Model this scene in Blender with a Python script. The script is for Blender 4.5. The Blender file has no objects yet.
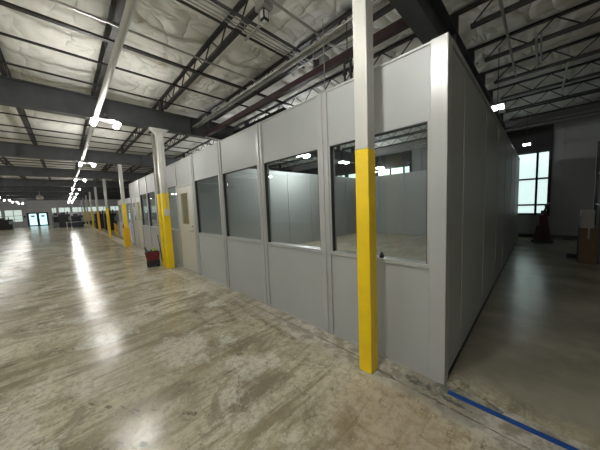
import bpy, bmesh, math, random
from mathutils import Vector, Matrix, noise
random.seed(7)
C = bpy.context.scene.collection
PI = math.pi

# ------------------------------------------------------------------ mesh builder
class MB:
    def __init__(s): s.v=[]; s.f=[]; s.smooth=[]
    def add(s, vs, fs, sm=False):
        n=len(s.v); s.v+= [tuple(v) for v in vs]
        for f in fs: s.f.append(tuple(i+n for i in f)); s.smooth.append(sm)
    def box(s,x0,x1,y0,y1,z0,z1,bev=0.0):
        if x1<x0:x0,x1=x1,x0
        if y1<y0:y0,y1=y1,y0
        if z1<z0:z0,z1=z1,z0
        b=min(bev,(x1-x0)*.45,(y1-y0)*.45,(z1-z0)*.45)
        if b<=0:
            s.add([(x0,y0,z0),(x1,y0,z0),(x1,y1,z0),(x0,y1,z0),(x0,y0,z1),(x1,y0,z1),(x1,y1,z1),(x0,y1,z1)],
                  [(0,3,2,1),(4,5,6,7),(0,1,5,4),(1,2,6,5),(2,3,7,6),(3,0,4,7)])
        else:
            bm=bmesh.new(); bmesh.ops.create_cube(bm,size=1)
            for v in bm.verts:
                v.co=Vector(((x0+x1)/2+v.co.x*(x1-x0),(y0+y1)/2+v.co.y*(y1-y0),(z0+z1)/2+v.co.z*(z1-z0)))
            bmesh.ops.bevel(bm,geom=bm.edges[:],offset=b,segments=2,affect='EDGES',profile=.5)
            bm.verts.index_update()
            s.add([v.co[:] for v in bm.verts],[tuple(v.index for v in f.verts) for f in bm.faces]); bm.free()
    def tube(s,pts,r,n=8,cap=True,r2=None):
        pts=[Vector(p) for p in pts]; m=len(pts); base=len(s.v)
        rings=[]
        up=None
        for i,p in enumerate(pts):
            if i==0: t=(pts[1]-p)
            elif i==m-1: t=(p-pts[i-1])
            else: t=(pts[i+1]-p).normalized()+(p-pts[i-1]).normalized()
            t.normalize()
            if up is None:
                a=Vector((0,0,1)) if abs(t.z)<.9 else Vector((1,0,0))
                up=(a-t*a.dot(t)).normalized()
            else: up=(up-t*up.dot(t)).normalized()
            b=t.cross(up)
            rr=r if r2 is None else r+(r2-r)*i/(m-1)
            rings.append([p+up*rr*math.cos(2*PI*k/n)+b*rr*math.sin(2*PI*k/n) for k in range(n)])
        vs=[v for g in rings for v in g]
        fs=[]
        for i in range(m-1):
            for k in range(n):
                fs.append((i*n+k,i*n+(k+1)%n,(i+1)*n+(k+1)%n,(i+1)*n+k))
        s.add(vs,fs,True)
        if cap:
            s.add(rings[0],[tuple(reversed(range(n)))]); s.add(rings[-1],[tuple(range(n))])
    def bar(s,a,b,w,h):
        a=Vector(a);b=Vector(b);t=(b-a).normalized()
        u=Vector((0,0,1)) if abs(t.z)<.95 else Vector((0,1,0))
        sd=t.cross(u).normalized()*(w/2); u2=sd.cross(t).normalized()*(h/2)
        vs=[a-sd-u2,a+sd-u2,a+sd+u2,a-sd+u2,b-sd-u2,b+sd-u2,b+sd+u2,b-sd+u2]
        s.add(vs,[(0,3,2,1),(4,5,6,7),(0,1,5,4),(1,2,6,5),(2,3,7,6),(3,0,4,7)])
    def lathe(s,prof,c=(0,0),n=24):
        vs=[(c[0]+r*math.cos(2*PI*k/n),c[1]+r*math.sin(2*PI*k/n),z) for r,z in prof for k in range(n)]
        fs=[(i*n+k,i*n+(k+1)%n,(i+1)*n+(k+1)%n,(i+1)*n+k) for i in range(len(prof)-1) for k in range(n)]
        fs.append(tuple(reversed(range(n)))); fs.append(tuple(range((len(prof)-1)*n,len(prof)*n)))
        s.add(vs,fs,True)
    def frustum(s,a,b,z0,z1):   # a,b = (x0,x1,y0,y1)
        v=[(a[0],a[2],z0),(a[1],a[2],z0),(a[1],a[3],z0),(a[0],a[3],z0),(b[0],b[2],z1),(b[1],b[2],z1),(b[1],b[3],z1),(b[0],b[3],z1)]
        s.add(v,[(0,3,2,1),(4,5,6,7),(0,1,5,4),(1,2,6,5),(2,3,7,6),(3,0,4,7)])
    def build(s,name,mat,parent=None,loc=None):
        me=bpy.data.meshes.new(name); me.from_pydata(s.v,[],s.f); me.validate()
        for i,p in enumerate(me.polygons):
            if i<len(s.smooth): p.use_smooth=s.smooth[i]
        me.materials.append(mat); me.update()
        o=bpy.data.objects.new(name,me); C.objects.link(o)
        if parent: o.parent=parent
        if loc: o.location=loc
        return o

def tag(o,label,cat,group=None):
    o['label']=label; o['category']=cat
    if group: o['group']=group
    return o
def thing(name,label,cat,loc=(0,0,0),group=None,rz=0):
    o=bpy.data.objects.new(name,None); C.objects.link(o); o.location=loc; o.rotation_euler=(0,0,rz); o.empty_display_size=.2
    return tag(o,label,cat,group)
def struct(o): o['kind']='structure'; return o
def dup(root,loc,label=None,group=None):
    r=root.copy(); C.objects.link(r); r.location=loc
    if label: r['label']=label
    if group: r['group']=group
    def rec(a,b):
        for ch in [k for k in bpy.data.objects if k.parent==a and k not in done]:
            c=ch.copy(); C.objects.link(c); c.parent=b; done.add(c); done.add(ch); rec(ch,c)
    done={r}
    rec(root,r)
    return r

# ------------------------------------------------------------------ materials
def mat(name,col,rough=.5,metal=0,spec=.5,var=0,vscale=3,bump=0,bscale=20,emis=None,estr=0,stretch=None,rvar=0,coat=0):
    m=bpy.data.materials.new(name); m.use_nodes=True; nt=m.node_tree; N=nt.nodes; L=nt.links
    b=N['Principled BSDF']; b.inputs['Base Color'].default_value=(*col,1); b.inputs['Roughness'].default_value=rough
    b.inputs['Metallic'].default_value=metal; b.inputs['Specular IOR Level'].default_value=spec
    b.inputs['Coat Weight'].default_value=coat
    tc=N.new('ShaderNodeTexCoord'); mp=N.new('ShaderNodeMapping'); L.new(tc.outputs['Object'],mp.inputs[0])
    if stretch: mp.inputs['Scale'].default_value=stretch
    nz=N.new('ShaderNodeTexNoise'); nz.inputs['Scale'].default_value=vscale; nz.inputs['Detail'].default_value=6
    L.new(mp.outputs[0],nz.inputs['Vector'])
    if var:
        r=N.new('ShaderNodeValToRGB'); r.color_ramp.elements[0].position=.3; r.color_ramp.elements[1].position=.7
        r.color_ramp.elements[0].color=(*[c*(1-var) for c in col],1); r.color_ramp.elements[1].color=(*[min(1,c*(1+var)) for c in col],1)
        L.new(nz.outputs[0],r.inputs[0]); L.new(r.outputs[0],b.inputs['Base Color'])
    if rvar:
        mr=N.new('ShaderNodeMapRange'); mr.inputs['To Min'].default_value=max(.03,rough-rvar); mr.inputs['To Max'].default_value=rough+rvar
        L.new(nz.outputs[0],mr.inputs[0]); L.new(mr.outputs[0],b.inputs['Roughness'])
    if bump:
        n2=N.new('ShaderNodeTexNoise'); n2.inputs['Scale'].default_value=bscale; n2.inputs['Detail'].default_value=5; L.new(mp.outputs[0],n2.inputs['Vector'])
        bp=N.new('ShaderNodeBump'); bp.inputs['Strength'].default_value=bump; bp.inputs['Distance'].default_value=.02
        L.new(n2.outputs[0],bp.inputs['Height']); L.new(bp.outputs[0],b.inputs['Normal'])
    if emis:
        b.inputs['Emission Color'].default_value=(*emis,1); b.inputs['Emission Strength'].default_value=estr
    return m
M={}
M['panel']=mat('panel_grey',(.35,.365,.352),.45,spec=.28,var=.03,vscale=1.5,bump=.03,bscale=60)
M['panel_side']=M['panel']
M['alu']=mat('post_aluminium',(.36,.37,.355),.3,metal=.05,spec=.45,var=.03,vscale=4)
M['door']=mat('door_paint',(.45,.44,.39),.35,var=.03)
M['dark']=mat('dark_gasket',(.02,.02,.02),.6,var=.2)
M['yellow']=mat('safety_yellow',(.80,.56,.006),.38,var=.07,vscale=5,bump=.06,bscale=25)
M['yellow_dk']=mat('guard_orange_yellow',(.76,.45,.008),.42,var=.08,vscale=5)
M['white']=mat('column_white',(.45,.445,.41),.38,var=.05,vscale=4,bump=.05,bscale=18)
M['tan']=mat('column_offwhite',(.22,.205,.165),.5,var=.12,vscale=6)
M['steel']=mat('girder_dark',(.055,.059,.060),.5,metal=.2,var=.2,vscale=3)
M['joist']=mat('joist_dark',(.027,.025,.023),.5,metal=.1,var=.25,vscale=6)
M['red_steel']=mat('red_oxide',(.03,.011,.011),.6,var=.25,vscale=5)
M['galv']=mat('galvanised',(.38,.38,.36),.35,metal=.6,var=.15,vscale=9)
M['pipe']=mat('pipe_paint',(.42,.41,.37),.42,var=.06,vscale=3)
M['housing']=mat('lamp_housing',(.04,.04,.04),.5,var=.03)
M['lens']=mat('lamp_lens',(1,1,1),.4,emis=(1,.98,.93),estr=190,var=.01)
M['lens_dim']=mat('lamp_lens_corridor',(1,1,1),.4,emis=(.93,.97,1),estr=9,var=.01)
M['lens_main']=mat('lamp_lens_main',(1,1,1),.4,emis=(1,.98,.93),estr=150,var=.01)
M['lens_back']=mat('lamp_lens_back',(1,1,1),.4,emis=(.95,.98,1),estr=60,var=.01)
M['lens_room']=mat('lamp_lens_room',(1,1,1),.4,emis=(.95,.98,1),estr=330,var=.01)
M['black']=mat('black_plastic',(.012,.012,.013),.45,var=.2)
M['tape']=mat('blue_tape',(.010,.07,.30),.45,var=.15,vscale=18,bump=.2,bscale=40)
M['maroon']=mat('maroon_fabric',(.12,.008,.014),.8,var=.2,vscale=12,bump=.3,bscale=90)
M['red']=mat('red_paint',(.35,.02,.015),.4,var=.15)
M['darkred']=mat('dark_red_paint',(.045,.005,.006),.6,var=.2)
M['cardboard']=mat('cardboard',(.10,.06,.033),.85,var=.15,vscale=6)
M['paper']=mat('paper_white',(.5,.5,.47),.7,var=.08,vscale=8)
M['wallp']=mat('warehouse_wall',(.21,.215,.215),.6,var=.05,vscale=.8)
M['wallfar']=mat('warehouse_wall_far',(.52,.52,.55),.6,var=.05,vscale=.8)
M['header']=mat('dark_header',(.008,.008,.008),.7,var=.2)
M['skypane']=mat('daylit_pane',(.8,.9,.85),.3,emis=(.72,.93,.90),estr=.75,var=.02,vscale=.7)
M['doorpane']=mat('daylit_door_glass',(.6,.9,.95),.2,emis=(.62,.93,1.0),estr=1.0,var=.02)
M['farpane']=mat('daylit_far_pane',(.5,.6,.55),.3,emis=(.72,.85,.78),estr=.55,var=.02)
M['blue']=mat('blue_grey_machine',(.02,.035,.06),.4,var=.2)
M['mgrey']=mat('machine_grey',(.24,.26,.27),.4,var=.1)
M['green']=mat('yellow_green_tape',(.45,.5,.06),.5,var=.1)
M['bluecloth']=mat('blue_plastic',(.02,.07,.3),.5,var=.2)

def glass(name,tint=(.93,.96,.95)):
    m=bpy.data.materials.new(name); m.use_nodes=True; nt=m.node_tree; N=nt.nodes; L=nt.links; N.remove(N['Principled BSDF'])
    fr=N.new('ShaderNodeFresnel'); fr.inputs['IOR'].default_value=1.62
    ml=N.new('ShaderNodeMath'); ml.operation='MULTIPLY'; ml.inputs[1].default_value=1.5; ml.use_clamp=True; L.new(fr.outputs[0],ml.inputs[0])
    ge=N.new('ShaderNodeNewGeometry'); iv=N.new('ShaderNodeMath'); iv.operation='SUBTRACT'; iv.inputs[0].default_value=1; L.new(ge.outputs['Backfacing'],iv.inputs[1])
    m2=N.new('ShaderNodeMath'); m2.operation='MULTIPLY'; L.new(ml.outputs[0],m2.inputs[0]); L.new(iv.outputs[0],m2.inputs[1])
    tr=N.new('ShaderNodeBsdfTransparent'); tr.inputs[0].default_value=(*tint,1)
    gl=N.new('ShaderNodeBsdfGlossy'); gl.inputs['Roughness'].default_value=.01
    mx=N.new('ShaderNodeMixShader'); L.new(m2.outputs[0],mx.inputs[0]); L.new(tr.outputs[0],mx.inputs[1]); L.new(gl.outputs[0],mx.inputs[2])
    L.new(mx.outputs[0],N['Material Output'].inputs[0]); return m
M['glass']=glass('window_glass')

# insulation: white facing with wrinkles
def insul():
    m=bpy.data.materials.new('insulation_facing'); m.use_nodes=True; nt=m.node_tree; N=nt.nodes; L=nt.links; b=N['Principled BSDF']
    b.inputs['Roughness'].default_value=.58; b.inputs['Specular IOR Level'].default_value=.3
    tc=N.new('ShaderNodeTexCoord')
    nz=N.new('ShaderNodeTexNoise'); nz.inputs['Scale'].default_value=1.1; nz.inputs['Detail'].default_value=7; nz.inputs['Distortion'].default_value=.6
    L.new(tc.outputs['Object'],nz.inputs['Vector'])
    r=N.new('ShaderNodeValToRGB'); r.color_ramp.elements[0].position=.3; r.color_ramp.elements[1].position=.68
    r.color_ramp.elements[0].color=(.69,.68,.625,1); r.color_ramp.elements[1].color=(.80,.79,.735,1)
    L.new(nz.outputs[0],r.inputs[0]); L.new(r.outputs[0],b.inputs['Base Color'])
    def creases(scale,sc,rot,dist,det):
        mp=N.new('ShaderNodeMapping'); mp.inputs['Scale'].default_value=sc; mp.inputs['Rotation'].default_value=(0,0,rot); L.new(tc.outputs['Object'],mp.inputs[0])
        w=N.new('ShaderNodeTexNoise'); w.inputs['Scale'].default_value=scale; w.inputs['Detail'].default_value=det; w.inputs['Distortion'].default_value=dist; L.new(mp.outputs[0],w.inputs['Vector'])
        q=N.new('ShaderNodeMath'); q.operation='SUBTRACT'; q.inputs[1].default_value=.5; L.new(w.outputs[0],q.inputs[0])
        r_=N.new('ShaderNodeMath'); r_.operation='ABSOLUTE'; L.new(q.outputs[0],r_.inputs[0])
        p_=N.new('ShaderNodeMath'); p_.operation='POWER'; p_.inputs[1].default_value=.6; L.new(r_.outputs[0],p_.inputs[0]); return p_.outputs[0]
    ad=N.new('ShaderNodeMath'); ad.operation='ADD'; L.new(creases(1.0,(1.0,2.0,1),.35,.5,1.5),ad.inputs[0]); L.new(creases(1.3,(2.2,.8,1),-.3,.4,1.5),ad.inputs[1])
    w2=N.new('ShaderNodeTexNoise'); w2.inputs['Scale'].default_value=6; w2.inputs['Detail'].default_value=4; L.new(tc.outputs['Object'],w2.inputs['Vector'])
    b1=N.new('ShaderNodeBump'); b1.inputs['Strength'].default_value=.95; b1.inputs['Distance'].default_value=.10; L.new(ad.outputs[0],b1.inputs['Height'])
    b2=N.new('ShaderNodeBump'); b2.inputs['Strength'].default_value=.3; b2.inputs['Distance'].default_value=.025; L.new(w2.outputs[0],b2.inputs['Height']); L.new(b1.outputs[0],b2.inputs['Normal'])
    L.new(b2.outputs[0],b.inputs['Normal']); return m
M['insul']=insul()

# floor ------------------------------------------------------------
def floor_mat():
    m=bpy.data.materials.new('stained_concrete'); m.use_nodes=True; nt=m.node_tree; N=nt.nodes; L=nt.links; b=N['Principled BSDF']
    tc=N.new('ShaderNodeTexCoord'); P=tc.outputs['Object']
    sx=N.new('ShaderNodeSeparateXYZ'); L.new(P,sx.inputs[0]); X,Y=sx.outputs[0],sx.outputs[1]
    def mt(op,a,bb=None,clamp=False,c=None):
        n=N.new('ShaderNodeMath'); n.operation=op; n.use_clamp=clamp
        for i,v in enumerate((a,bb,c)):
            if v is None: continue
            if isinstance(v,(int,float)): n.inputs[i].default_value=v
            else: L.new(v,n.inputs[i])
        return n.outputs[0]
    def ns(scale,detail=6,sc=None,dist=0,off=(0,0,0),rot=0,rg=.55):
        mp=N.new('ShaderNodeMapping'); L.new(P,mp.inputs[0]); mp.inputs['Location'].default_value=off; mp.inputs['Rotation'].default_value=(0,0,rot)
        if sc: mp.inputs['Scale'].default_value=sc
        n=N.new('ShaderNodeTexNoise'); n.inputs['Scale'].default_value=scale; n.inputs['Detail'].default_value=detail; n.inputs['Distortion'].default_value=dist; n.inputs['Roughness'].default_value=rg
        L.new(mp.outputs[0],n.inputs['Vector']); return n.outputs[0]
    def sstep(v,a,bb):
        n=N.new('ShaderNodeMapRange'); n.interpolation_type='SMOOTHSTEP'; n.inputs['From Min'].default_value=a; n.inputs['From Max'].default_value=bb
        n.inputs['To Min'].default_value=0; n.inputs['To Max'].default_value=1
        L.new(v,n.inputs[0]); return n.outputs[0]
    def mix(f,a,bb):
        n=N.new('ShaderNodeMix'); n.data_type='RGBA'
        if isinstance(f,(int,float)): n.inputs[0].default_value=f
        else: L.new(f,n.inputs[0])
        for k,v in ((6,a),(7,bb)):
            if isinstance(v,tuple): n.inputs[k].default_value=(*v,1)
            else: L.new(v,n.inputs[k])
        return n.outputs[2]
    def seg(x0,y0,x1,y1,w,wob=.0):
        # distance to a straight mark on the slab
        dx,dy=x1-x0,y1-y0; l=math.hypot(dx,dy); ux,uy=dx/l,dy/l
        rx=mt('SUBTRACT',X,x0); ry=mt('SUBTRACT',Y,y0)
        al=mt('ADD',mt('MULTIPLY',rx,ux),mt('MULTIPLY',ry,uy)); ac=mt('ABSOLUTE',mt('SUBTRACT',mt('MULTIPLY',ry,ux),mt('MULTIPLY',rx,uy)))
        if wob: ac=mt('ABSOLUTE',mt('ADD',ac,mt('MULTIPLY',mt('SUBTRACT',ns(6,3),.5),wob)))
        a=mt('MULTIPLY',mt('LESS_THAN',al,l),mt('GREATER_THAN',al,0))
        return mt('MULTIPLY',mt('SUBTRACT',1,sstep(ac,w*.5,w)),a)
    big=ns(.55,8,dist=.5); streak=ns(1.0,8,(2.6,.55,1),dist=1.4,rot=.25,rg=.66); fine=ns(14,9,rg=.78); blot=ns(1.7,10,off=(3,1,0),dist=.8,rg=.68)
    c=mix(sstep(big,.35,.65),(.43,.39,.275),(.62,.58,.445))
    c=mix(mt('MULTIPLY',sstep(streak,.46,.62),.78),c,(.205,.175,.105))
    c=mix(mt('MULTIPLY',sstep(blot,.52,.62),.62),c,(.19,.165,.115))
    c=mix(mt('MULTIPLY',sstep(ns(1.3,8,off=(9,4,0),rg=.65),.52,.60),.65),c,(.66,.64,.54))
    c=mix(mt('MULTIPLY',sstep(fine,.47,.58),.5),c,(.24,.21,.15))
    scr=ns(2.2,9,(9,.8,1),dist=.6,off=(2,7,0),rot=.35,rg=.7)
    c=mix(mt('MULTIPLY',sstep(scr,.56,.63),.38),c,(.11,.095,.065))
    c=mix(mt('MULTIPLY',sstep(ns(2.6,9,(8,.9,1),dist=.8,off=(1,1,4),rot=-.9,rg=.7),.58,.64),.35),c,(.60,.58,.50))
    vo=N.new('ShaderNodeTexVoronoi'); vo.feature='DISTANCE_TO_EDGE'; vo.inputs['Scale'].default_value=1.3
    wp=N.new('ShaderNodeVectorMath'); wp.operation='ADD'; wn_=N.new('ShaderNodeTexNoise'); wn_.inputs['Scale'].default_value=2.5; wn_.inputs['Detail'].default_value=6; L.new(P,wn_.inputs['Vector'])
    L.new(P,wp.inputs[0]); L.new(wn_.outputs[1],wp.inputs[1]); L.new(wp.outputs[0],vo.inputs['Vector'])
    crk=mt('MULTIPLY',mt('SUBTRACT',1,sstep(vo.outputs['Distance'],.004,.012)),sstep(blot,.48,.56))
    c=mix(mt('MULTIPLY',crk,.55),c,(.12,.10,.07))
    spk=ns(30,4,rg=.6,off=(2,2,2))
    c=mix(mt('MULTIPLY',sstep(spk,.62,.68),.5),c,(.66,.64,.56))
    c=mix(mt('MULTIPLY',sstep(ns(24,4,rg=.6,off=(7,2,2)),.62,.69),.55),c,(.13,.115,.085))
    # rust brown bare patch to the right of the near column
    d=mt('SQRT',mt('ADD',mt('POWER',mt('SUBTRACT',X,-.1),2),mt('POWER',mt('SUBTRACT',Y,-.75),2)))
    c=mix(mt('MULTIPLY',mt('SUBTRACT',1,sstep(mt('ADD',d,mt('MULTIPLY',blot,.5)),.45,1.0)),.5),c,(.30,.20,.10))
    # rough strip along the room wall
    strip=mt('MULTIPLY',sstep(mt('ADD',Y,mt('MULTIPLY',mt('SUBTRACT',blot,.5),.35)),-.42,-.30),mt('LESS_THAN',Y,.02))
    strip=mt('MULTIPLY',strip,mt('LESS_THAN',X,1.5))
    roughn=ns(7,9,rg=.72)
    sc=mix(sstep(roughn,.42,.60),(.27,.24,.185),(.56,.54,.47))
    near=mt('SUBTRACT',1,sstep(mt('ABSOLUTE',mt('ADD',X,.4)),1.2,2.6))
    c=mix(mt('MULTIPLY',strip,mt('ADD',mt('MULTIPLY',near,.5),.35)),c,sc)
    # grey sealed side aisle
    edge=mt('ADD',Y,mt('MULTIPLY',mt('SUBTRACT',blot,.5),.25))
    ais=mt('MULTIPLY',sstep(edge,.0,.35),mt('GREATER_THAN',X,-.05))
    c2=mix(sstep(ns(1.2,8,off=(5,5,0),rg=.6),.35,.7),(.22,.205,.155),(.33,.31,.24))
    c2=mix(mt('MULTIPLY',sstep(fine,.62,.72),.5),c2,(.34,.33,.29))
    c=mix(ais,c,c2)
    # pale floor inside the room
    ins=mt('MULTIPLY',mt('GREATER_THAN',Y,.05),mt('LESS_THAN',X,-.05))
    c=mix(mt('MULTIPLY',ins,.6),c,(.46,.41,.32))
    # joints and gouges
    dark=None
    marks=[(-6,-.14,-.75,-.18,.012,.02),(-.75,-.20,-.35,-.25,.02,.06),(-.35,-.25,1.6,-.30,.010,.05),(-1.99,-2.16,-1.60,-2.02,.006,.01),
           (-1.86,-2.09,-1.79,-2.05,.016,.05),(-1.50,-1.80,-1.40,-1.72,.02,.07),(-2.45,-2.47,-2.38,-2.45,.02,.06),(-2.25,-2.36,-2.17,-2.32,.018,.07),(-2.08,-2.26,-2.02,-2.22,.024,.07),
           (-1.72,-1.98,-1.68,-1.92,.015,.05),(-1.60,-2.24,-1.54,-2.2,.014,.04),(-1.46,-2.12,-1.40,-2.08,.018,.04),(-.30,-.12,.25,-.2,.03,.2),(.10,.02,.34,-.03,.012,.08),(.28,.03,.42,-.05,.022,.1),(-.25,-.16,-.02,-.14,.04,.1),
           (-13,-6.2,4,-6.2,.008,.01),(-4.9,-12,-4.9,-.4,.004,.01)]
    for a in marks:
        g=seg(*a); dark=g if dark is None else mt('MAXIMUM',dark,g)
    c=mix(mt('MULTIPLY',mt('MULTIPLY',dark,sstep(fine,.38,.56)),.75),c,(.05,.045,.038))
    soft=None
    for a in [(-3.5,-.93,-2.85,-1.02,.045,.1),(-2.85,-1.02,-2.62,-.66,.05,.1),(-2.62,-.66,-3.25,-.55,.04,.1),(-3.3,-.34,-1.55,-.42,.07,.15),(-3.6,-.9,-3.2,-.5,.03,.1)]:
        g=seg(*a); soft=g if soft is None else mt('MAXIMUM',soft,g)
    c=mix(mt('MULTIPLY',soft,mt('MULTIPLY',sstep(fine,.35,.6),.6)),c,(.14,.12,.08))
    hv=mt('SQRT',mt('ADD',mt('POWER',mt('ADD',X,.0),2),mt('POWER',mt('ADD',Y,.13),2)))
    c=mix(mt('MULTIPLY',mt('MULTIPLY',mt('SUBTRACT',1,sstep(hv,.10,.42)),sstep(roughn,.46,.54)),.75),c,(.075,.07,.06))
    L.new(c,b.inputs['Base Color'])
    rr=mt('ADD',mt('MULTIPLY',streak,.16),.07); rr=mt('ADD',rr,mt('MULTIPLY',strip,.3)); rr=mt('ADD',rr,mt('MULTIPLY',fine,.10)); rr=mt('ADD',rr,mt('MULTIPLY',ais,.02))
    L.new(rr,b.inputs['Roughness']); b.inputs['Specular IOR Level'].default_value=.36
    hb=mt('ADD',mt('MULTIPLY',roughn,mt('ADD',mt('MULTIPLY',strip,1.0),.04)),mt('MULTIPLY',big,.25))
    bp=N.new('ShaderNodeBump'); bp.inputs['Strength'].default_value=.5; bp.inputs['Distance'].default_value=.02; L.new(hb,bp.inputs['Height']); L.new(bp.outputs[0],b.inputs['Normal'])
    return m
M['floor']=floor_mat()

# ------------------------------------------------------------------ shell
XL,XR,YF,YB=-58.5,6.5,-13.0,10.9
ZI=4.86
mb=MB(); mb.box(XL-.3,XR+.3,YF-.3,YB+.3,-.2,0); struct(mb.build('floor',M['floor']))
mb=MB(); mb.box(XR,XR+.2,YF,YB,0,5.3); struct(mb.build('wall_right',M['wallp']))
mb=MB(); mb.box(XL-.2,XR+.2,YF-.2,YF,0,5.3); struct(mb.build('wall_front',M['wallp']))
# joist lines and the insulation blanket sagging between them
JY=[-1.55+1.41*k for k in range(-8,9)]
def zi(x,y):
    u=(y+1.55)/1.41; ju=math.floor(u); fr=u-ju
    env=math.sin(PI*fr)
    s=-.13*env**.7
    # stitched seams across the blanket, pinched up at the tacks, with folds fanning out of each tack
    v=(x+.3+.12*math.sin(ju*2.1+1))/1.55; iv=round(v); dx=(v-iv)*1.55
    s+=math.exp(-(dx/.05)**2)*.035*env
    w=.05*noise.noise((x*.9,y*1.6,0))+.022*noise.noise((x*2.4+y,y*2.8-x,3))
    tx=dx; ty=(fr-.5)*1.41+.25*math.sin(iv*5.3+ju*3.1)
    r=math.hypot(tx,ty)+.02; an=math.atan2(ty,tx)
    fan=math.exp(-((r-.28)/.26)**2)*.017*math.sin(an*9+iv*2+ju)
    s+=.06*math.exp(-(r/.12)**2)
    return ZI+.02+s+(w+fan)*env**.5
def sheet(x0,x1,nx,y0,y1,ny):
    b=MB(); vs=[]; fs=[]
    for i in range(nx+1):
        for j in range(ny+1):
            x=x0+(x1-x0)*i/nx; y=y0+(y1-y0)*j/ny; vs.append((x,y,zi(x,y)))
    for i in range(nx):
        for j in range(ny):
            a=i*(ny+1)+j; fs.append((a,a+1,a+ny+2,a+ny+1))
    b.add(vs,fs,True); return b
b1=sheet(-9,XR,250,YF,YB,400); b2=sheet(XL,-9,150,YF,YB,170)
b1.add(b2.v,b2.f,True)
struct(b1.build('ceiling',M['insul']))
mb=MB(); mb.box(XL-.3,XR+.3,YF-.3,YB+.3,5.3,5.45); struct(mb.build('trim_1',M['header']))  # roof deck above the blanket

# back wall with the window bays
mb=MB()
wins=[(-.95,.80),(-13.4,-4.33)]
zs0,zs1=.93,3.38
def seg_wall(x0,x1,z0,z1): mb.box(x0,x1,YB,YB+.2,z0,z1)
seg_wall(.80,XR,0,5.3); seg_wall(-4.33,-.95,0,5.3); seg_wall(XL,-13.4,0,5.3)
for a,b in wins: seg_wall(a,b,0,zs0); seg_wall(a,b,4.3,5.3)
struct(mb.build('wall_back',M['wallp']))
mb=MB()
for x in [1.15+1.2*k for k in range(5)]+[-1.4,-2.6,-3.8]: mb.box(x-.012,x+.012,YB-.012,YB,.1,4.3)
struct(mb.build('trim_2',mat('wall_seam',(.2,.2,.2),.6,var=.1)))
mb=MB(); mb.box(.0,XR,YB-.03,YB,0,.14); struct(mb.build('baseboard_back',M['black']))
wn=1
for (a,b) in wins:
    zs1=3.56 if wn==2 else 3.38
    mb=MB(); mb.box(a,b,YB-.06,YB+.1,zs1,4.3); mb.box(b-.03,b+.05,YB-.07,YB+.05,zs0-.05,4.3); struct(mb.build('window_%d'%wn,M['header'])); w=bpy.data.objects['window_%d'%wn]
    f=MB(); x=b; edges=[b]
    k=0
    panes=[]
    while x>a+.05:
        wd=.34 if k%3==0 else .76
        x0=max(a,x-wd); panes.append((x0,x)); x=x0
        if k%3==2: x-=.2
        k+=1
    g=MB()
    for (p0,p1) in panes:
        f.box(p0-.035,p0+.035,YB-.03,YB+.08,zs0,zs1); f.box(p1-.035,p1+.035,YB-.03,YB+.08,zs0,zs1)
        g.box(p0+.035,p1-.035,YB+.02,YB+.04,zs0,zs1)
    for i in range(len(panes)-1):
        if panes[i][0]-panes[i+1][1]>.05: f.box(panes[i+1][1],panes[i][0],YB-.03,YB+.08,zs0,zs1)
    for z in (zs0+.02,1.31,2.33,zs1-.02): f.box(a,b,YB-.025,YB+.08,z-.035,z+.035)
    f.build('window_frame',M['black'],w); g.build('pane',M['skypane'],w)
    wn+=1

# far end wall with the double doors and windows
mb=MB()
def fw(y0,y1,z0,z1): mb.box(XL-.2,XL,y0,y1,z0,z1)
DY0,DY1,DZ=-6.75,-4.45,2.15
LW=[(-12.5,-9.35),(-9.1,-7.25)]; UW=[(-3.95,-3.35),(-3.1,-1.6),(-1.4,0.2),(.4,2.0),(2.2,3.8),(4.0,5.6),(5.9,7.5)]
fw(YF,-12.5,0,5.3); fw(-12.5,-7.25,0,.8); fw(-12.5,-7.25,2.75,5.3); fw(-9.35,-9.1,.8,2.75); fw(-7.25,DY0,0,5.3); fw(DY0,DY1,DZ,5.3)
fw(DY1,-3.95,0,5.3); fw(-3.95,7.5,0,2.0); fw(-3.95,7.5,2.95,5.3); fw(7.5,YB,0,5.3)
for i in range(len(UW)-1): fw(UW[i][1],UW[i+1][0],2.0,2.95)
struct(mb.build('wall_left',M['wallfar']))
for (y0,y1),(z0,z1) in [(w_,(.8,2.75)) for w_ in LW]+[(w_,(2.0,2.95)) for w_ in UW]:
    f=MB(); t=.05
    f.box(XL-.1,XL+.03,y0,y1,z0,z0+t); f.box(XL-.1,XL+.03,y0,y1,z1-t,z1); f.box(XL-.1,XL+.03,y0,y0+t,z0,z1); f.box(XL-.1,XL+.03,y1-t,y1,z0,z1)
    ym=(y0+y1)/2; f.box(XL-.1,XL+.02,ym-.03,ym+.03,z0,z1)
    if z0<1: f.box(XL-.1,XL+.02,y0,y1,1.75,1.82); f.box(XL-.1,XL+.02,y0,y1,1.2,1.25)
    w=f.build('window_%d'%wn,M['mgrey']); struct(w); wn+=1
    g=MB(); g.box(XL-.06,XL-.04,y0+t,y1-t,z0+t,z1-t); g.build('pane',M['farpane'],w)
f=MB(); ym=(DY0+DY1)/2
f.box(XL-.15,XL+.05,DY0-.06,DY0+.16,0,DZ+.06); f.box(XL-.15,XL+.05,DY1-.16,DY1+.06,0,DZ+.06); f.box(XL-.15,XL+.05,DY0,DY1,DZ-.14,DZ+.06); f.box(XL-.12,XL+.05,ym-.15,ym+.15,0,DZ-.12)
f.box(XL-.12,XL+.04,DY0,DY1,0,.14)
d=struct(f.build('door_1',M['black']))
for a,b in ((DY0+.16,ym-.15),(ym+.15,DY1-.16)):
    g=MB(); g.box(XL-.05,XL-.03,a,b,.14,DZ-.12); g.build('door_glass',M['doorpane'],d)
    g=MB(); g.box(XL-.03,XL-.02,a+.22,b-.22,1.45,1.75); g.build('notice',M['mgrey'],d)
    g=MB(); g.box(XL-.02,XL+.06,a,b,.98,1.03); g.build('push_bar',M['galv'],d)

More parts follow.
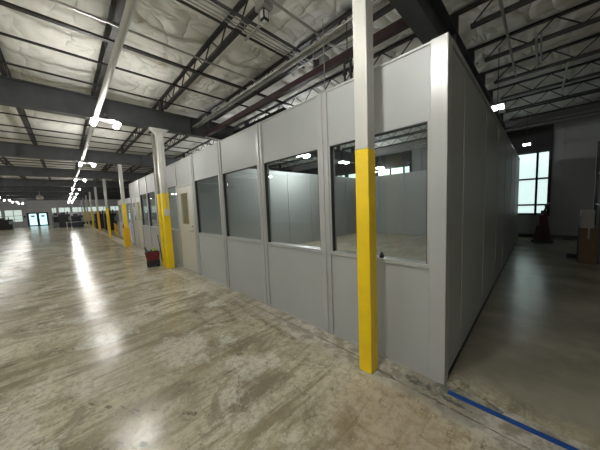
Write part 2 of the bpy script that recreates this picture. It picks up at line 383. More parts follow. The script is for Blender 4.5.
# ------------------------------------------------------------------ roof steel
GX=[5.9,-.6]+[-.6-6.5*k for k in range(1,9)]
gl=['dark roof girder beyond the right edge of the side aisle','dark roof girder passing over the near yellow-based column and the room corner',
 'deep dark roof girder over the paired yellow columns beside the door']+['dark roof girder %s down the hall from the paired columns'%w for w in ('first','second','third','fourth','fifth','sixth','seventh')]
for i,x in enumerate(GX):
    t=thing('roof_girder',gl[i],'beam',(x,0,3.98),'roof girders')
    b=MB(); b.box(-.11,.11,YF,YB,0,.022); b.build('bottom_flange',M['steel'],t)
    b=MB(); b.box(-.11,.11,YF,YB,.50,.52); b.build('top_flange',M['steel'],t)
    b=MB(); b.box(-.008,.008,YF,YB,.022,.50)
    for j in range(-6,6):
        b.box(-.09,.09,j*2.0+.6,j*2.0+.612,.022,.50)
    b.build('web',M['steel'],t)
# joists: one per line and bay
def joist_parts(L,detail=True):
    z0=4.50-4.86
    top=MB(); top.box(-L/2,L/2,-.035,.035,-.055,-.015)
    for s in (-1,1): top.box(s*(L/2-.05)-.05,s*(L/2-.05)+.05,-.04,.04,-.34,-.055)
    bot=MB(); bot.box(-L/2+.28,L/2-.28,-.045,.045,z0-.01,z0+.04)
    web=MB(); n=18; step=(L-.56)/n
    pts=[(-L/2+.28+i*step,0,(z0+.025) if i%2==0 else -.04) for i in range(n+1)]
    for i in range(n): web.bar(pts[i],pts[i+1],.018,.018)
    return top,bot,web
JL=6.5
tp,bt,wb=joist_parts(JL)
j0=thing('roof_joist','x','joist',(0,0,-50))
tp.build('top_chord',M['joist'],j0); bt.build('bottom_chord',M['joist'],j0); wb.build('web',M['joist'],j0)
ordn=['first','second','third','fourth','fifth','sixth','seventh','eighth','ninth','tenth','eleventh','twelfth']
allb=MB()
for m_ in (tp,bt,wb): allb.add(m_.v,m_.f)
far0=None
for bi in range(len(GX)-1):
    xc=(GX[bi]+GX[bi+1])/2
    for y in JY:
        if y<-10 or y>YB-.2: continue
        if bi<=3:
            k=round((y+.14)/1.41)
            if bi==1:
                if y<-1.4: l='open-web joist overhead, %s to the left of the white pipe'%ordn[max(0,int(round((-1.55-y)/1.41))-1)] if y<-1.6 else 'open-web joist running right beside the white overhead pipe'
                elif y<0: l='open-web joist carrying the black box device over the front wall'
                elif y<1.5: l='open-web joist just in front of the red oxide beam'
                else: l='open-web joist above the room, %s behind the red oxide beam'%ordn[int(round((y-1.27)/1.41))-1]
                g='joists in the nearest roof bay'
            elif bi==0:
                if y>1.2: l='open-web joist over the right side aisle, %s back from the room corner'%ordn[int(round((y-1.27)/1.41))]
                else: l='open-web joist right of the near column, out of the aisle'; 
                g='joists over the right side aisle'
            else:
                l='open-web roof joist in the %s bay beyond the paired columns'%ordn[bi-2]; g='joists in roof bay %s beyond the pair'%ordn[bi-2]
            if bi==0 and y<1.2:
                continue
            o=dup(j0,(xc,y,4.86),l,g)
        else:
            l='small distant open-web roof joist in the %s bay beyond the paired columns'%ordn[bi-2]; g='distant joists of the %s bay'%ordn[bi-2]
            if far0 is None: far0=allb.build('roof_joist',M['joist'],None,(xc,y,4.86)); o=far0
            else: o=far0.copy(); C.objects.link(o); o.location=(xc,y,4.86)
            tag(o,l,'joist',g)
for ch in [c for c in bpy.data.objects if c.parent==j0]: bpy.data.objects.remove(ch)
bpy.data.objects.remove(j0)
# bridging bars
bl=[('thick black bar crossing under the joists nearest the camera',-4.42,.075),('thin dark bar under the joists between two black bars near the camera',-5.25,.035),
    ('thin dark bar under the joists closest to the deep girder by the paired columns',-6.3,.03),('slim grey bar under the joists on the camera side of the thick black bar',-3.95,.022)]
for l,x,w in bl:
    b=MB(); b.box(-w/2,w/2,-11,2.9 if w>.03 else .9,-.03,.0); tag(b.build('bridging_bar',M['joist'] if w>.025 else M['galv'],None,(x,0,4.495)),l,'bar','bridging bars under the joists')
for k in range(1,8):
    for q,(dx,w) in enumerate(((2.68,.06),(1.85,.035),(.8,.03),(4.0,.03),(5.4,.03))):
        b=MB(); b.box(-w/2,w/2,-11,9,-.03,0)
        tag(b.build('bridging_bar',M['joist'],None,(-7.1-6.5*k+dx,0,4.495)),'dark bar under the joists, %s in the %s bay past the paired columns'%(['middle','second farthest','farthest','second nearest','nearest'][q],ordn[k-1]),'bar','bridging bars under the joists')
for x,y0,y1,l in ((.09,-1,5.3,'long thin bar crossing under the joists at the start of the side aisle'),(.44,3.7,5.2,'short double strut between two joists over the side aisle'),(.9,5.5,7.4,'short thin strut farther back between joists over the side aisle')):
    b=MB(); b.tube([(0,y0,0),(0,y1,0)],.02,8)
    if x==.44: b.tube([(.06,y0,0),(.06,y1,0)],.014,8)
    tag(b.build('strut',M['galv'],None,(x,0,4.47)),l,'bar','struts over the side aisle')

# white pipe under the girders
t=thing('overhead_pipe','long white painted pipe hung under the girders above the hall aisle','pipe',(0,-1.69,3.79))
b=MB(); b.tube([(6.4,0,0),(XL+.1,0,0)],.041,14); b.build('pipe_run',M['pipe'],t)
for k,x in enumerate(GX[1:]):
    b=MB(); b.tube([(x+.0,0,.05),(x,0,.2)],.008,6); b.tube([(x-.02,0,0),(x+.02,0,0)],.052,14); b.build('hanger',M['galv'],t)

# ------------------------------------------------------------------ columns
def column(x,y,top,ysplit,label,side=.135,mats=('white','yellow'),name='steel_column',flare=False,base=True):
    t=thing(name,label,'column',(x,y,0),'yellow and white columns'); h=side/2
    b=MB(); b.box(-h,h,-h,h,ysplit,top,.008); b.build('upper_shaft',M[mats[0]],t)
    b=MB(); b.box(-h-.002,h+.002,-h-.002,h+.002,0.004,ysplit,.008); b.build('painted_base',M[mats[1]],t)
    if flare:
        b=MB(); b.frustum((-h-.004,h+.004,-h,h),(-.09,.09,-.22,.22),top-.14,top-.012); b.box(-.10,.10,-.24,.24,top-.012,top)
        b.build('bearing_cap',M[mats[0]],t)
    else:
        b=MB(); b.box(-.12,.12,-.16,.16,top-.015,top); b.build('cap_plate',M['steel'],t)
    return t
c1=column(-.61,-.28,3.98,2.2,'nearest square column, white above and yellow below, standing before the first window')
c2=column(-7.04,-.28,3.98,2.2,'right-hand column of the touching yellow pair beside the door',side=.17,flare=True)
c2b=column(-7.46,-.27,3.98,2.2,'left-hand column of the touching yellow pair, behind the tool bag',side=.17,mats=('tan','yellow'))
b=MB(); b.box(-6.955,-6.91,-.34,-.22,1.55,1.74,.008); dv=tag(b.build('switch_box',M['paper'],None),'small white switch box with conduit on the yellow column by the door','switch')
b=MB(); b.tube([(-6.935,-.28,1.74),(-6.935,-.28,2.3),(-6.935,-.28,3.6)],.010,8); b.build('conduit',M['galv'],dv)
cl=['slim column with an orange-yellow wrapped guard at its foot, past the tool bag','yellow-based column with bright lower half, next past the guarded column',
    'narrow brownish yellow column, third beyond the paired columns','distant yellow column, fourth beyond the paired columns','far yellow column, fifth beyond the paired columns','tiny far column, sixth beyond the paired columns','farthest tiny column near the end windows']
for k in range(7):
    x=-13.6-6.5*k
    c=column(x,-.3,3.98,[2.1,2.05,1.9,2.0,2.0,2.0,2.0][k],cl[k],side=.145 if k else .14,mats=('white' if k<5 else 'mgrey','yellow' if k not in(2,) else 'yellow_dk'))
    if k==0:
        b=MB(); b.box(-.04,.19,-.15,.11,0.004,.92,.02); b.build('column_guard',M['yellow_dk'],c)
t=thing('fire_extinguisher','red fire extinguisher hanging on the column with the orange-yellow guard','fire extinguisher',(-13.80,-.33,.62))
b=MB(); b.lathe([(.05,0),(.075,.02),(.075,.42),(.05,.5),(.022,.54),(.022,.56)],n=16); b.build('cylinder',M['red'],t)
b=MB(); b.box(-.05,.04,-.015,.015,.56,.6); b.tube([(.03,0,.57),(.09,0,.5),(.1,0,.2)],.01,6); b.build('handle_and_hose',M['black'],t)

# ------------------------------------------------------------------ modular room
H=3.05; T=.09; D=9.75; XE=-13.6
room=thing('modular_office','long grey panelled office enclosure with a row of windows along the hall','office enclosure',(0,0,0)); room['kind']='thing'
def P_(mbx,name,m,par=room): return mbx.build(name,m,par)
seams=[0,-1.34,-2.68,-4.09,-5.56]
zw0,zw1=1.10,2.42
def post(x,w=.075,y0=-.022,full=True,z0=0,z1=H):
    b=MB(); b.box(x-w,x+w,y0,T+.01,z0,z1,.004)
    return P_(b,'post',M['alu'])
def panel(x0,x1,z0,z1): 
    b=MB(); b.box(x0,x1,0,T,z0,z1,.003); return P_(b,'wall_panel',M['panel'])
def window(x0,x1,z0=zw0,z1=zw1):
    f=MB(); t=.022
    f.box(x0,x1,-.02,T+.02,z0-.03,z0+.008,.003); f.box(x0,x1,-.006,T+.004,z1-.018,z1); f.box(x0,x0+t,-.006,T+.004,z0,z1); f.box(x1-t,x1,-.006,T+.004,z0,z1)
    w=P_(f,'window_frame',M['alu'])
    g=MB(); g.box(x0+t,x1-t,.04,.046,z0+.008,z1-.018); g.build('pane',M['glass'],w)
    g=MB()
    for a in ((x0+t,x0+t+.008),(x1-t-.008,x1-t)): g.box(a[0],a[1],-.002,.05,z0+.008,z1-.02)
    g.box(x0+t,x1-t,-.002,.05,z1-.03,z1-.018); g.build('gasket',M['dark'],w)
    return w
def upper_batten(x):
    b=MB(); b.box(x-.03,x+.03,-.02,T,zw1,H,.004); return b
# corner post
b=MB(); b.box(-.125,.012,-.024,.10,0,H+.005,.006); P_(b,'corner_post',M['alu'])
xs=[-.125]+seams[1:]
for i in range(4):
    r=xs[i]-(0 if i==0 else .075); l=xs[i+1]+.075
    panel(l,r,0.02,zw0-.03); window(l,r); panel(l,r,zw1,H)
    post(xs[i+1],z0=.0)
    b=MB(); b.box(xs[i+1]-.012,xs[i+1]+.012,-.034,-.022,0,H,.003); P_(b,'batten',M['alu'])
# door bay
dx0,dx1=-6.78,-5.70
panel(dx1,-5.635,0,H)if False else None
b=MB(); b.box(dx1-.0,-5.635,-.02,T+.01,0,H,.003); b.box(dx0-.07,dx0,-.02,T+.01,0,H,.003); b.box(dx0,dx1,-.02,T+.01,2.33,2.39,.003); P_(b,'door_frame',M['alu'])
panel(dx0,dx1,2.39,H)
dr=MB(); a0,a1=dx0+.015,dx1-.015; w0,w1,wz0,wz1=-6.50,-6.0,1.30,2.16
dr.box(a0,w0,-.012,.035,.015,2.32); dr.box(w1,a1,-.012,.035,.015,2.32); dr.box(w0,w1,-.012,.035,.015,wz0); dr.box(w0,w1,-.012,.035,wz1,2.32)
door=P_(dr,'door',M['door'])
b=MB(); b.box(w0,w1,.008,.014,wz0,wz1); b.build('door_glass',M['glass'],door)
b=MB()
for q in ((w0-.02,w0+.01,wz0-.02,wz1+.02),(w1-.01,w1+.02,wz0-.02,wz1+.02),(w0,w1,wz0-.02,wz0+.01),(w0,w1,wz1-.01,wz1+.02)): b.box(q[0],q[1],-.022,-.012,q[2],q[3])
b.build('glass_trim',M['door'],door)
b=MB(); b.tube([(-5.80,-.012,1.14),(-5.80,-.07,1.14),(-5.93,-.07,1.14)],.012,8); b.tube([(-5.80,-.012,1.14),(-5.80,-.025,1.14)],.035,12); b.tube([(-5.80,-.012,1.26),(-5.80,-.03,1.26)],.026,12); b.build('door_handle',M['galv'],door)
for z in (.3,1.2,2.05):
    b=MB(); b.tube([(dx0+.01,-.022,z-.05),(dx0+.01,-.022,z+.05)],.012,8); b.build('hinge',M['galv'],door)
# rest of the front wall
bays=[(-6.85,-7.95,True),(-8.05,-9.0,False),(-9.08,-10.25,True),(-10.37,-11.5,True)]
for r,l,win in bays:
    panel(l,r,0.02,zw0-.03)
    if win: window(l,r)
    else: panel(l,r,zw0-.03,zw1)
    panel(l,r,zw1,H)
    post(l-.05,.05)
# far double door with glazed leaves
panel(-13.45,-11.6,2.33,H)
post(-13.52,.07)
dd=MB()
for (a,b_) in ((-12.50,-11.62),(-13.43,-12.55)):
    q0,q1=a+.2,b_-.2
    dd.box(a,q0,.0,.045,.015,2.3); dd.box(q1,b_,.0,.045,.015,2.3); dd.box(q0,q1,.0,.045,.015,1.3); dd.box(q0,q1,.0,.045,2.12,2.3)
ddo=P_(dd,'double_door',M['door'])
for (a,b_) in ((-12.50,-11.62),(-13.43,-12.55)):
    g=MB(); g.box(a+.2,b_-.2,.02,.026,1.3,2.12); g.build('door_glass',M['glass'],ddo)
b=MB(); b.box(-12.55,-12.50,-.01,.06,0,2.33); b.box(-13.45,-11.60,-.01,.06,2.3,2.34); b.build('frame',M['alu'],ddo)
# side wall along the aisle
ys=[.10,.66,2.05,3.45,4.85,6.4,7.8,9.2,D]
for i in range(len(ys)-1):
    b=MB(); b.box(-T,0,ys[i]+.004,ys[i+1]-.004,.02,H,.003); P_(b,'side_panel',M['panel'])
    b=MB(); b.box(-T-.004,.005,ys[i+1]-.018,ys[i+1]+.018,0,H,.002); P_(b,'side_batten',M['panel'])
b=MB(); b.box(-T-.006,.012,.1,D,0,.03); P_(b,'base_track',M['dark']); b=MB(); b.box(XE,-.0,-.012,T+.006,0,.025); P_(b,'base_track',M['alu'])
b=MB(); b.box(-T-.006,.016,.1,D,H-.045,H+.004); P_(b,'top_track',M['alu'])
b=MB(); b.box(XE,-.12,-.010,T+.006,H-.018,H+.004); P_(b,'top_track',M['panel'])
# back, end and partition walls
n=10
for i in range(n):
    x0=XE+(0-T-XE)*i/n; x1=XE+(0-T-XE)*(i+1)/n
    b=MB(); b.box(x0+.004,x1-.004,D-T,D,0,H,.003); P_(b,'back_panel',M['panel'])
for i in range(7):
    y0=T+(D-2*T)*i/7; y1=T+(D-2*T)*(i+1)/7
    b=MB(); b.box(-6.78,-6.68,y0+.004,y1-.004,0,H,.003); P_(b,'partition_panel',M['panel'])
    b=MB(); b.box(-6.672,-6.660,y1-.02,y1+.02,0,H) ; P_(b,'partition_batten',M['alu'])
    b=MB(); b.box(XE,XE+T,y0+.004,y1-.004,0,H,.003); P_(b,'end_panel',M['panel'])
# small item on the sill
b=MB(); b.lathe([(.022,0),(.026,.01),(.026,.03),(.012,.05),(.012,.062)],n=14); tag(b.build('sill_knob',M['black'],None,(-.60,.012,1.109)),'tiny dark knob standing on the sill right of the nearest column','knob')

# second, lower room beyond
room2=thing('modular_office','low pale panelled office seen past the end of the long grey enclosure','office enclosure',(-15.2,.35,0)); room2['kind']='thing'
b=MB()
b.box(-5,0,0,.08,0,1.0); b.box(-5,0,0,.08,2.2,2.5); 
for k in range(6): b.box(-5+k*1.0-.04,-5+k*1.0+.04,-.02,.09,0,2.5)
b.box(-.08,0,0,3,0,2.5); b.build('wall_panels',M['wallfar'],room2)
for k in range(5):
    g=MB(); g.box(-5+k+.04,-4+k-.04,.03,.036,1.0,2.2); g.build('pane',M['glass'],room2)

# ------------------------------------------------------------------ lamps
def lamp(x,y,lens,label,group,z=3.5,up=.4,rod=1.18):
    t=thing('high_bay_light',label,'ceiling light',(x,y,z),group)
    b=MB()
    b.box(-.12,.12,-.03,.03,.09,.13,.01)
    b.box(-.03,.03,-.22,.22,.08,.10); b.box(-.14,.14,-.15,.15,.078,.09)  # wide thin plate added to keep the tubes' uplight off the pipe
    b.build('housing',M['housing'],t)
    for s in (-1,1):
        b=MB(); b.tube([(-.12,s*.185,.02),(-.11,s*.185,.02),(.11,s*.185,.02),(.12,s*.185,.02)],.047,14); b.build('lens',M[lens],t)
    b=MB()
    for s in (-1,1): b.tube([(s*.2,0,.12),(s*.05,0,up+.0)],.005,6)
    if rod: b.tube([(0,0,up-.02),(0,0,rod)],.008,6)
    b.build('suspension',M['galv'],t)
    return t
ln=['nearest twin-strip light, overhead of the near column','brightest twin-strip light beside the white pipe, nearest in view','second bright twin-strip light along the white pipe',
 'third twin-strip light along the white pipe','fourth twin-strip light along the white pipe','fifth twin-strip light along the white pipe','sixth twin-strip light along the white pipe','seventh twin-strip light along the white pipe','eighth twin-strip light along the white pipe','ninth and last twin-strip light along the white pipe']
LX=[-.45,-5.72,-11.4,-17.1,-23.6,-29.3,-35,-40.7,-46.4,-52]
for i,x in enumerate(LX): lamp(x,-1.60,'lens_main',ln[i],'lights along the white pipe',up=.215,rod=0)
for i,x in enumerate([4.9]+LX): lamp(x,-6.75,'lens' if x>-7 else 'lens_main','twin-strip light in the left-hand row, %s from the near end'%ordn[i],'left-hand row of lights')  # the first, near-end light is unseen, added to brighten the side aisle
for i,x in enumerate([4.9,-.95,-6.7]): lamp(x,-11.3,'lens','added unseen twin-strip light in the outermost row behind the viewer, %s from its near end'%ordn[i],'added outermost row of lights')  # unseen row added to brighten the front wall and side aisle
for x,y,l in ((-5.7,4.15,'twin-strip light over the room seen through the second window'),(-5.7,10.25,'twin-strip light over the back of the room seen through the first window'),(-11.4,4.15,'twin-strip light over the far half of the long grey room')):
    lamp(x,y,'lens_back' if y>10 else 'lens_room',l,'lights over the grey room')
for (x,y,z,l) in ((-.10,4.15,3.5,'dim square light peeking over the top edge of the side wall'),(.17,9.85,3.52,'dim square light in front of the black header above the aisle window')):
    t=thing('aisle_light',l,'ceiling light',(x,y,z),'lights over the side aisle')
    b=MB(); b.box(-.12,.12,-.12,.12,.05,.10,.01); b.build('housing',M['housing'],t)
    for s_ in (-1,1):
        b=MB(); b.box(s_*.055-.045,s_*.055+.045,-.11,.11,.0,.05,.01); b.build('lens',M['lens_dim'],t)
    b=MB(); b.tube([(0,0,.10),(0,0,1.18)],.006,6); b.build('suspension',M['joist'],t)

# ------------------------------------------------------------------ overhead services near the camera
t=thing('red_oxide_beam','red oxide steel beam running just above the front wall top','beam',(0,1.08,4.0))
b=MB(); b.box(-6.98,-.72,-.05,.05,0,.012); b.box(-6.98,-.72,-.05,.05,.10,.112); b.box(-6.98,-.72,-.05,-.04,.012,.10); b.build('channel',M['red_steel'],t)
for k,(y,z,r,l) in enumerate(((.76,4.22,.035,'grey pipe running alongside the red oxide beam'),(.64,4.19,.02,'thin conduit alongside the grey pipe by the red oxide beam'))):
    b=MB(); b.tube([(-6.9,y,z),(-.8,y,z)],r,10); tag(b.build('service_pipe',M['galv'],None),l,'pipe','pipes beside the red beam')
# conduit bundle across the joists
t=thing('conduit_rack','bundle of grey conduits crossing under the joists beside the near column','conduit',(-2.5,0,4.30))
for dx,r,m_ in ((-.16,.018,'joist'),(-.09,.009,'galv'),(-.03,.008,'galv'),(.05,.010,'galv'),(.12,.022,'steel')):
    b=MB(); b.tube([(dx,-4,0),(dx,1.0,0),(dx,1.12,-.01)],r,8); b.build('conduit',M[m_],t)
for y in (-2.9,-1.5,-.15,1.0):
    b=MB(); b.box(-.2,.2,y-.02,y+.02,-.045,-.03); b.tube([(-.18,y,-.04),(-.18,y,.2)],.006,6); b.tube([(.18,y,-.04),(.18,y,.2)],.006,6); b.build('hanger',M['galv'],t)
t=thing('junction_box','grey junction box at the end of the conduit bundle by the red beam','box',(-2.33,1.22,4.18))
b=MB(); b.box(-.14,.14,-.07,.07,0,.17,.008); b.build('enclosure',M['galv'],t)
b=MB(); b.box(-.1,.02,-.075,-.07,.03,.14); b.build('cover',M['steel'],t)
b=MB(); b.tube([(-1.98,-1.9,4.38),(-1.98,.7,4.38),(-1.97,.84,4.34),(-1.9,.90,4.26),(-1.75,.92,4.16),(-1.5,.92,4.13),(-1.25,.92,4.20),(-1.0,.92,4.47)],.018,8)
tag(b.build('bent_conduit',M['galv'],None),'grey conduit that sags in a curve behind the near column top','conduit')
t=thing('wall_sensor','black box device with white face hanging under a joist overhead','sensor',(-2.13,-.20,4.17))
b=MB(); b.box(-.045,.045,-.045,.045,.03,.17,.006); b.build('case',M['black'],t)
b=MB(); b.box(-.028,.028,-.05,-.045,.06,.15); b.box(.045,.05,-.028,.028,.06,.15); b.box(-.028,.028,-.028,.028,.022,.03); b.build('face',M['paper'],t)
b=MB(); b.box(-.1,.1,-.08,.08,.17,.30,.01); b.tube([(0,0,.28),(0,0,.36)],.02,8); b.build('bracket',M['galv'],t)
b=MB()
for dx in (0,.1): b.tube([(dx,0,.30),(dx,0,.06),(dx+.03,.0,0)],.016,8); b.tube([(dx-.02,0,.16),(dx+.02,0,.16)],.03,8)
b.tube([(.0,0,.30),(.12,0,.30)],.02,8); b.tube([(.05,0,.30),(.05,0,.80)],.008,6)
tag(b.build('pipe_hanger',M['black'],None,(-1.42,.62,3.36)),'pair of black hangers dangling above the wall top left of the near column','hanger')
b=MB(); b.tube([(-1.75,.58,3.1),(-1.75,.58,4.4)],.008,6); tag(b.build('hanger_rod',M['galv'],None),'thin vertical rod rising from the wall top left of the near column','rod')
b=MB(); b.tube([(-6.9,1.0,3.95),(-6.9,1.2,3.95),(-6.88,1.7,3.9),(-6.5,1.9,3.86),(-5.4,1.9,3.86)],.022,8)
tag(b.build('girder_conduit',M['pipe'],None),'white conduit bending off the deep girder toward the room','conduit')
b=MB(); b.box(XL+45,-.72,1.9,2.35,3.7,4.05,.01) if False else b.box(-6.95,-4.3,2.0,2.5,3.72,4.3,.01)
tag(b.build('shaded_gap_block',M['header'],None),'black block standing in for the shaded gap behind the red oxide beam above the wall','shade block')  # dark block shaped as the shadowed gap where the deep girder carries on
# header pipes over the aisle end
for z,l in ((4.33,'lower grey pipe crossing near the aisle back wall'),(4.46,'upper grey pipe crossing near the aisle back wall')):
    b=MB(); b.tube([(-4,10.6,z),(6.4,10.6,z)],.025,8); tag(b.build('service_pipe',M['galv'],None),l,'pipe','pipes by the back wall')

# ------------------------------------------------------------------ floor items
b=MB(); 
def tape(x0,y0,x1,y1,w):
    d=Vector((x1-x0,y1-y0,0)); n=Vector((-d.y,d.x,0)).normalized()*w/2; N_=40; vs=[];fs=[]
    for i in range(N_+1):
        p=Vector((x0,y0,0))+d*i/N_
        e=.002*math.sin(i*1.7); vs+=[p-n*(1+e*8)+Vector((0,0,.004)),p+n*(1-e*8)+Vector((0,0,.004)),p+n+Vector((0,0,.0005)),p-n+Vector((0,0,.0005))]
    for i in range(N_):
        a=i*4; fs+=[(a,a+4,a+5,a+1),(a+1,a+5,a+6,a+2),(a+2,a+6,a+7,a+3),(a+3,a+7,a+4,a)]
    fs+=[(0,1,2,3),(N_*4+3,N_*4+2,N_*4+1,N_*4)]
    b.add(vs,fs)
tape(.055,-.088,1.6,-.078,.05)
tag(b.build('tape_strip',M['tape'],None),'strip of blue tape stuck on the floor from the room corner','tape')

# rolling tool bag left of the paired columns
t=thing('rolling_tool_bag','maroon and black rolling tool bag with raised handle beside the paired yellow columns','bag',(-7.74,-.57,0),rz=1.40); t.scale=(.76,.85,.98)
b=MB(); b.box(-.21,.24,-.14,.14,.02,.22,.02); b.build('base_tray',M['black'],t)
b=MB(); b.frustum((-.20,.23,-.13,.13),(-.24,.25,-.15,.15),.22,.45); b.box(-.25,.26,-.155,.155,.43,.46,.01); b.build('bag_body',M['maroon'],t)
b=MB()
for s in (-1,1): b.tube([(.33,s*.018,.1),(.28,s*.018,.70),(.25,s*.018,.94)],.014,8)
b.tube([(.25,-.04,.95),(.25,.04,.95)],.022,8); b.build('handle',M['black'],t)
for s in (-1,1):
    b=MB(); b.tube([(.17,s*.135,.055),(.17,s*.165,.055)],.055,16); b.build('wheel',M['black'],t)
b=MB(); b.box(-.16,.2,-.1,.1,.44,.50,.02); b.tube([(-.12,.05,.44),(-.24,.06,.62)],.022,8); b.tube([(.0,.02,.41),(-.03,.02,.55)],.016,8); b.tube([(-.15,-.02,.41),(-.24,-.02,.54)],.014,8); b.build('tool_grips',M['black'],t)
b=MB(); b.tube([(.06,-.03,.49),(.06,-.03,.60)],.055,14); b.build('tape_roll',M['green'],t)
b=MB(); b.box(-.20,-.155,-.06,.02,.40,.49,.01); b.build('drill_battery',M['bluecloth'],t)

# dark red machine stand at the end of the aisle
t=thing('machine_stand','dark red tapered machine stand with black tool head by the aisle window','stand',(.66,9.75,0))
b=MB(); b.box(-.27,.30,-.2,.2,.03,.10,.01); b.build('base',M['black'],t)
b=MB(); b.frustum((-.21,.24,-.16,.16),(-.08,.11,-.09,.09),.10,1.02); b.build('body',M['darkred'],t)
b=MB(); b.box(-.05,.10,-.07,.07,1.02,1.14,.01); b.tube([(.04,0,1.1),(.09,0,1.30)],.03,10); b.box(.04,.17,-.05,.05,1.24,1.36,.02); b.build('tool_head',M['black'],t)
b=MB(); b.tube([(-.10,-.12,.60),(-.10,-.14,1.0),(.02,-.14,1.0)],.012,8); b.box(.11,.17,-.06,.06,1.36,1.42); b.build('handle',M['mgrey'],t)
for sx in (-.24,.26):
    b=MB(); b.tube([(sx,-.19,.035),(sx,-.15,.035)],.035,12); b.build('caster',M['black'],t)

# storage rack at the right edge with cartons
t=thing('storage_rack','tall dark storage rack at the right edge of the side aisle','rack',(1.62,6.6,0))
for x,y in ((-.02,.0),(-.02,.9),(1.6,.0),(1.6,.9)):
    b=MB(); b.box(x-.03,x+.03,y-.03,y+.03,0,3.0); b.build('upright',M['black'],t)
for z in (.1,.84,1.42,2.2,2.9):
    b=MB(); b.box(-.02,1.62,0,.9,z-.03,z); b.build('shelf',M['galv'] if z<1.5 else M['joist'],t)
def carton(x,y,z,sx,sy,sz,label,m_='cardboard',g='cartons on the rack'):
    t=thing('carton',label,'box',(x,y,z),g)
    b=MB(); b.box(0,sx,0,sy,0,sz,.004); b.build('box_body',M[m_],t)
    b=MB(); b.box(sx*.44,sx*.56,-.002,sy+.002,sz,sz+.002); b.box(sx*.44,sx*.56,-.003,0,sz*.7,sz); b.build('packing_tape',M['tan'],t)
carton(1.28,6.45,0,.28,.4,.86,'tall brown carton standing on the floor in front of the rack')
carton(1.30,6.5,.864,.2,.3,.42,'pale carton set on top of the tall brown carton','tan')
carton(1.68,6.7,.84,.4,.5,.30,'brown carton on the waist-high shelf of the rack')
carton(1.68,6.65,1.42,.42,.5,.22,'pale carton on the chest-high shelf of the rack','tan')
carton(1.7,6.7,2.2,.5,.5,.4,'brown carton on the upper shelf of the rack')
b=MB(); b.box(0,.9,0,.6,0,.55,.02); tag(b.build('storage_bin',M['black'],None,(1.72,6.66,.1)),'black storage bin on the bottom shelf of the rack','bin')
b=MB(); b.box(0,.24,0,.2,.01,.10,.015); b.box(.16,.22,-.01,.0,.03,.07); tag(b.build('tool_case',M['black'],None,(1.12,7.1,0)),'small black case on the floor left of the tall carton','case')

# ------------------------------------------------------------------ distant equipment
def machine(x,y,w,d,h,m1,label,m2='black'):
    t=thing('workshop_machine',label,'machine',(x,y,0))
    b=MB(); b.box(-d/2,d/2,-w/2,w/2,.08,h*.86,.03); b.build('cabinet',M[m1],t)
    b=MB(); b.box(-d/2+.05,d/2-.05,-w/2+.05,w/2-.05,0,.08); b.build('plinth',M['black'],t)
    b=MB(); b.box(d/2,d/2+.03,-w*.35,w*.3,h*.35,h*.75,.01); b.build('door',M[m2],t)
    b=MB(); b.box(d/2,d/2+.15,w*.34,w*.48,h*.45,h*.7,.02); b.build('control_panel',M['mgrey'],t)
    b=MB(); b.box(-d*.3,d*.2,-w*.3,w*.1,h*.86,h,.03); b.tube([(0,w*.3,h*.8),(0,w*.3,h*1.05)],.05,8); b.build('top_unit',M['blue'],t)
    return t
machine(-46,-3.2,.9,1.2,1.9,'mgrey','pale and dark machine just right of the glass doors')
machine(-43,-2.45,1.1,1.3,2.0,'black','black bulky machine right of the glass doors')
machine(-41.5,-1.3,1.1,1.2,1.75,'blue','dark blue machine left of the long table')
machine(-49.5,-8.3,1.7,1.2,1.55,'black','dark machine below the left windows')
machine(-51,-9.9,1.4,1.2,1.4,'blue','dark low machine at the left edge of the photo')
t=thing('long_table','long work table with pale legs in the far hall','table',(-38.3,-1.3,0))
b=MB(); b.box(-.5,.5,-1.1,1.0,.72,.78,.01); b.build('tabletop',M['mgrey'],t)
for sx in (-.42,.42):
    for sy in (-1.0,.9):
        b=MB(); b.tube([(sx,sy,0),(sx,sy,.72)],.03,8); b.build('leg',M['paper'],t)
t=thing('partition_screen','pale grey partition screen standing beneath the far windows','partition',(-52.3,.2,0))
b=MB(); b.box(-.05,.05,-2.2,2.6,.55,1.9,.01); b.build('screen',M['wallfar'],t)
for y in (-2.1,.1,2.5):
    b=MB(); b.box(-.2,.2,y-.03,y+.03,0,.55); b.build('foot',M['paper'],t)
b=MB(); b.box(-.35,.35,-1.9,2.2,0,.5,.03); tag(b.build('equipment_bench',M['blue'],None,(-51.2,.3,0)),'low dark blue bench in front of the pale partition screen','bench')
machine(-29.2,.75,.9,1.0,1.9,'black','tall dark machine between the distant columns')
machine(-33.5,.35,.9,1.0,1.9,'black','dark machine behind the far yellow columns')
t=thing('storage_tank','pale round storage tank behind the columns','tank',(-29.8,2.0,0))
b=MB(); b.lathe([(.42,.5),(.45,.6),(.45,1.8),(.3,1.95),(.08,2.0)],n=24); b.build('tank_body',M['paper'],t)
for k in range(3):
    b=MB(); b.tube([(.35*math.cos(k*2.1),.35*math.sin(k*2.1),0),(.35*math.cos(k*2.1),.35*math.sin(k*2.1),.55)],.04,8); b.build('leg',M['black'],t)
t=thing('barrier_rail','low red and orange barrier rail between distant columns','barrier',(-23.5,.35,0))
b=MB(); b.tube([(-2.2,.3,.75),(2.6,-.1,.75)],.04,8); b.tube([(-2.2,.3,.4),(2.6,-.1,.4)],.03,8); b.build('rail',M['red'],t)
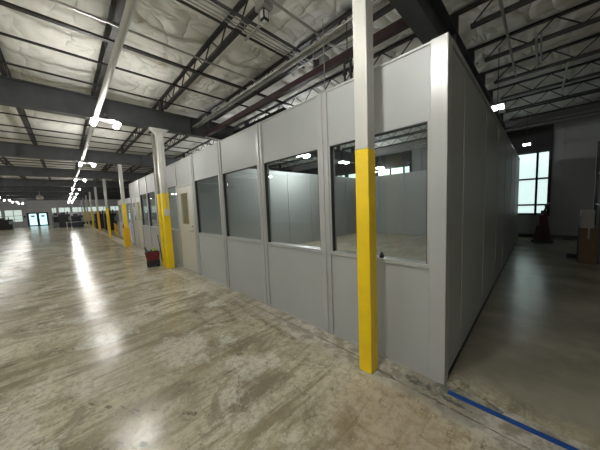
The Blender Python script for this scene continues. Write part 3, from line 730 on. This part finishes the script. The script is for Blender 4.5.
for k in range(4):
    x=-2.2+1.6*k; y=.3-.0833*(x+2.2)
    b=MB(); b.tube([(x,y,0),(x,y,.78)],.035,8); b.build('barrier_post',M['yellow_dk'],t)
machine(-22.5,2.2,1.4,1.2,1.5,'blue','dark blue machine behind the barrier rail')
t=thing('unit_heater','grey round heater hanging from the far ceiling above the glass doors','heater',(-37,-4.1,3.35))
b=MB(); b.lathe([(.16,0),(.26,.1),(.26,.35),(.12,.5)],n=20); b.build('drum',M['tan'],t)
b=MB(); b.tube([(0,0,.5),(0,0,1.3)],.02,6); b.build('rod',M['galv'],t)
for y,z,w,m_,l in ((-7.05,1.6,.22,'black','small black box on the far wall left of the glass doors'),(-5.6,2.75,.5,'paper','white sign plate on the wall above the glass doors')):
    b=MB(); b.box(0,.06,-w/2,w/2,-.14,.14,.01); tag(b.build('wall_box' if m_=='black' else 'sign_plate',M[m_],None,(XL,y,z)),l,'box' if m_=='black' else 'sign')

# ------------------------------------------------------------------ camera
f=236.85; yaw,pitch,roll=-.792584,-.086369,-.041881; pos=Vector((.574173,-2.355169,1.712305))
cy,sy,cp,sp=math.cos(yaw),math.sin(yaw),math.cos(pitch),math.sin(pitch)
F=Vector((sy*cp,cy*cp,sp)); r0=Vector((cy,-sy,0)); u0=r0.cross(F)
R_=r0*math.cos(roll)+u0*math.sin(roll); U=-r0*math.sin(roll)+u0*math.cos(roll)
cam=bpy.data.cameras.new('camera'); co=bpy.data.objects.new('camera',cam); C.objects.link(co)
mw=Matrix.Identity(4)
for i in range(3): mw[i][0]=R_[i]; mw[i][1]=U[i]; mw[i][2]=-F[i]; mw[i][3]=pos[i]
co.matrix_world=mw; cam.sensor_width=36; cam.lens=f/600*36; cam.clip_start=.05; cam.clip_end=200
bpy.context.scene.camera=co
w=bpy.data.worlds.new('world'); bpy.context.scene.world=w; w.use_nodes=True
w.node_tree.nodes['Background'].inputs[0].default_value=(.7,.8,.9,1); w.node_tree.nodes['Background'].inputs[1].default_value=.3
vs=bpy.context.scene.view_settings
vs.view_transform='Standard'; vs.look='None'; vs.gamma=1; vs.exposure=.36
try: vs.use_curve_mapping=False
except: pass
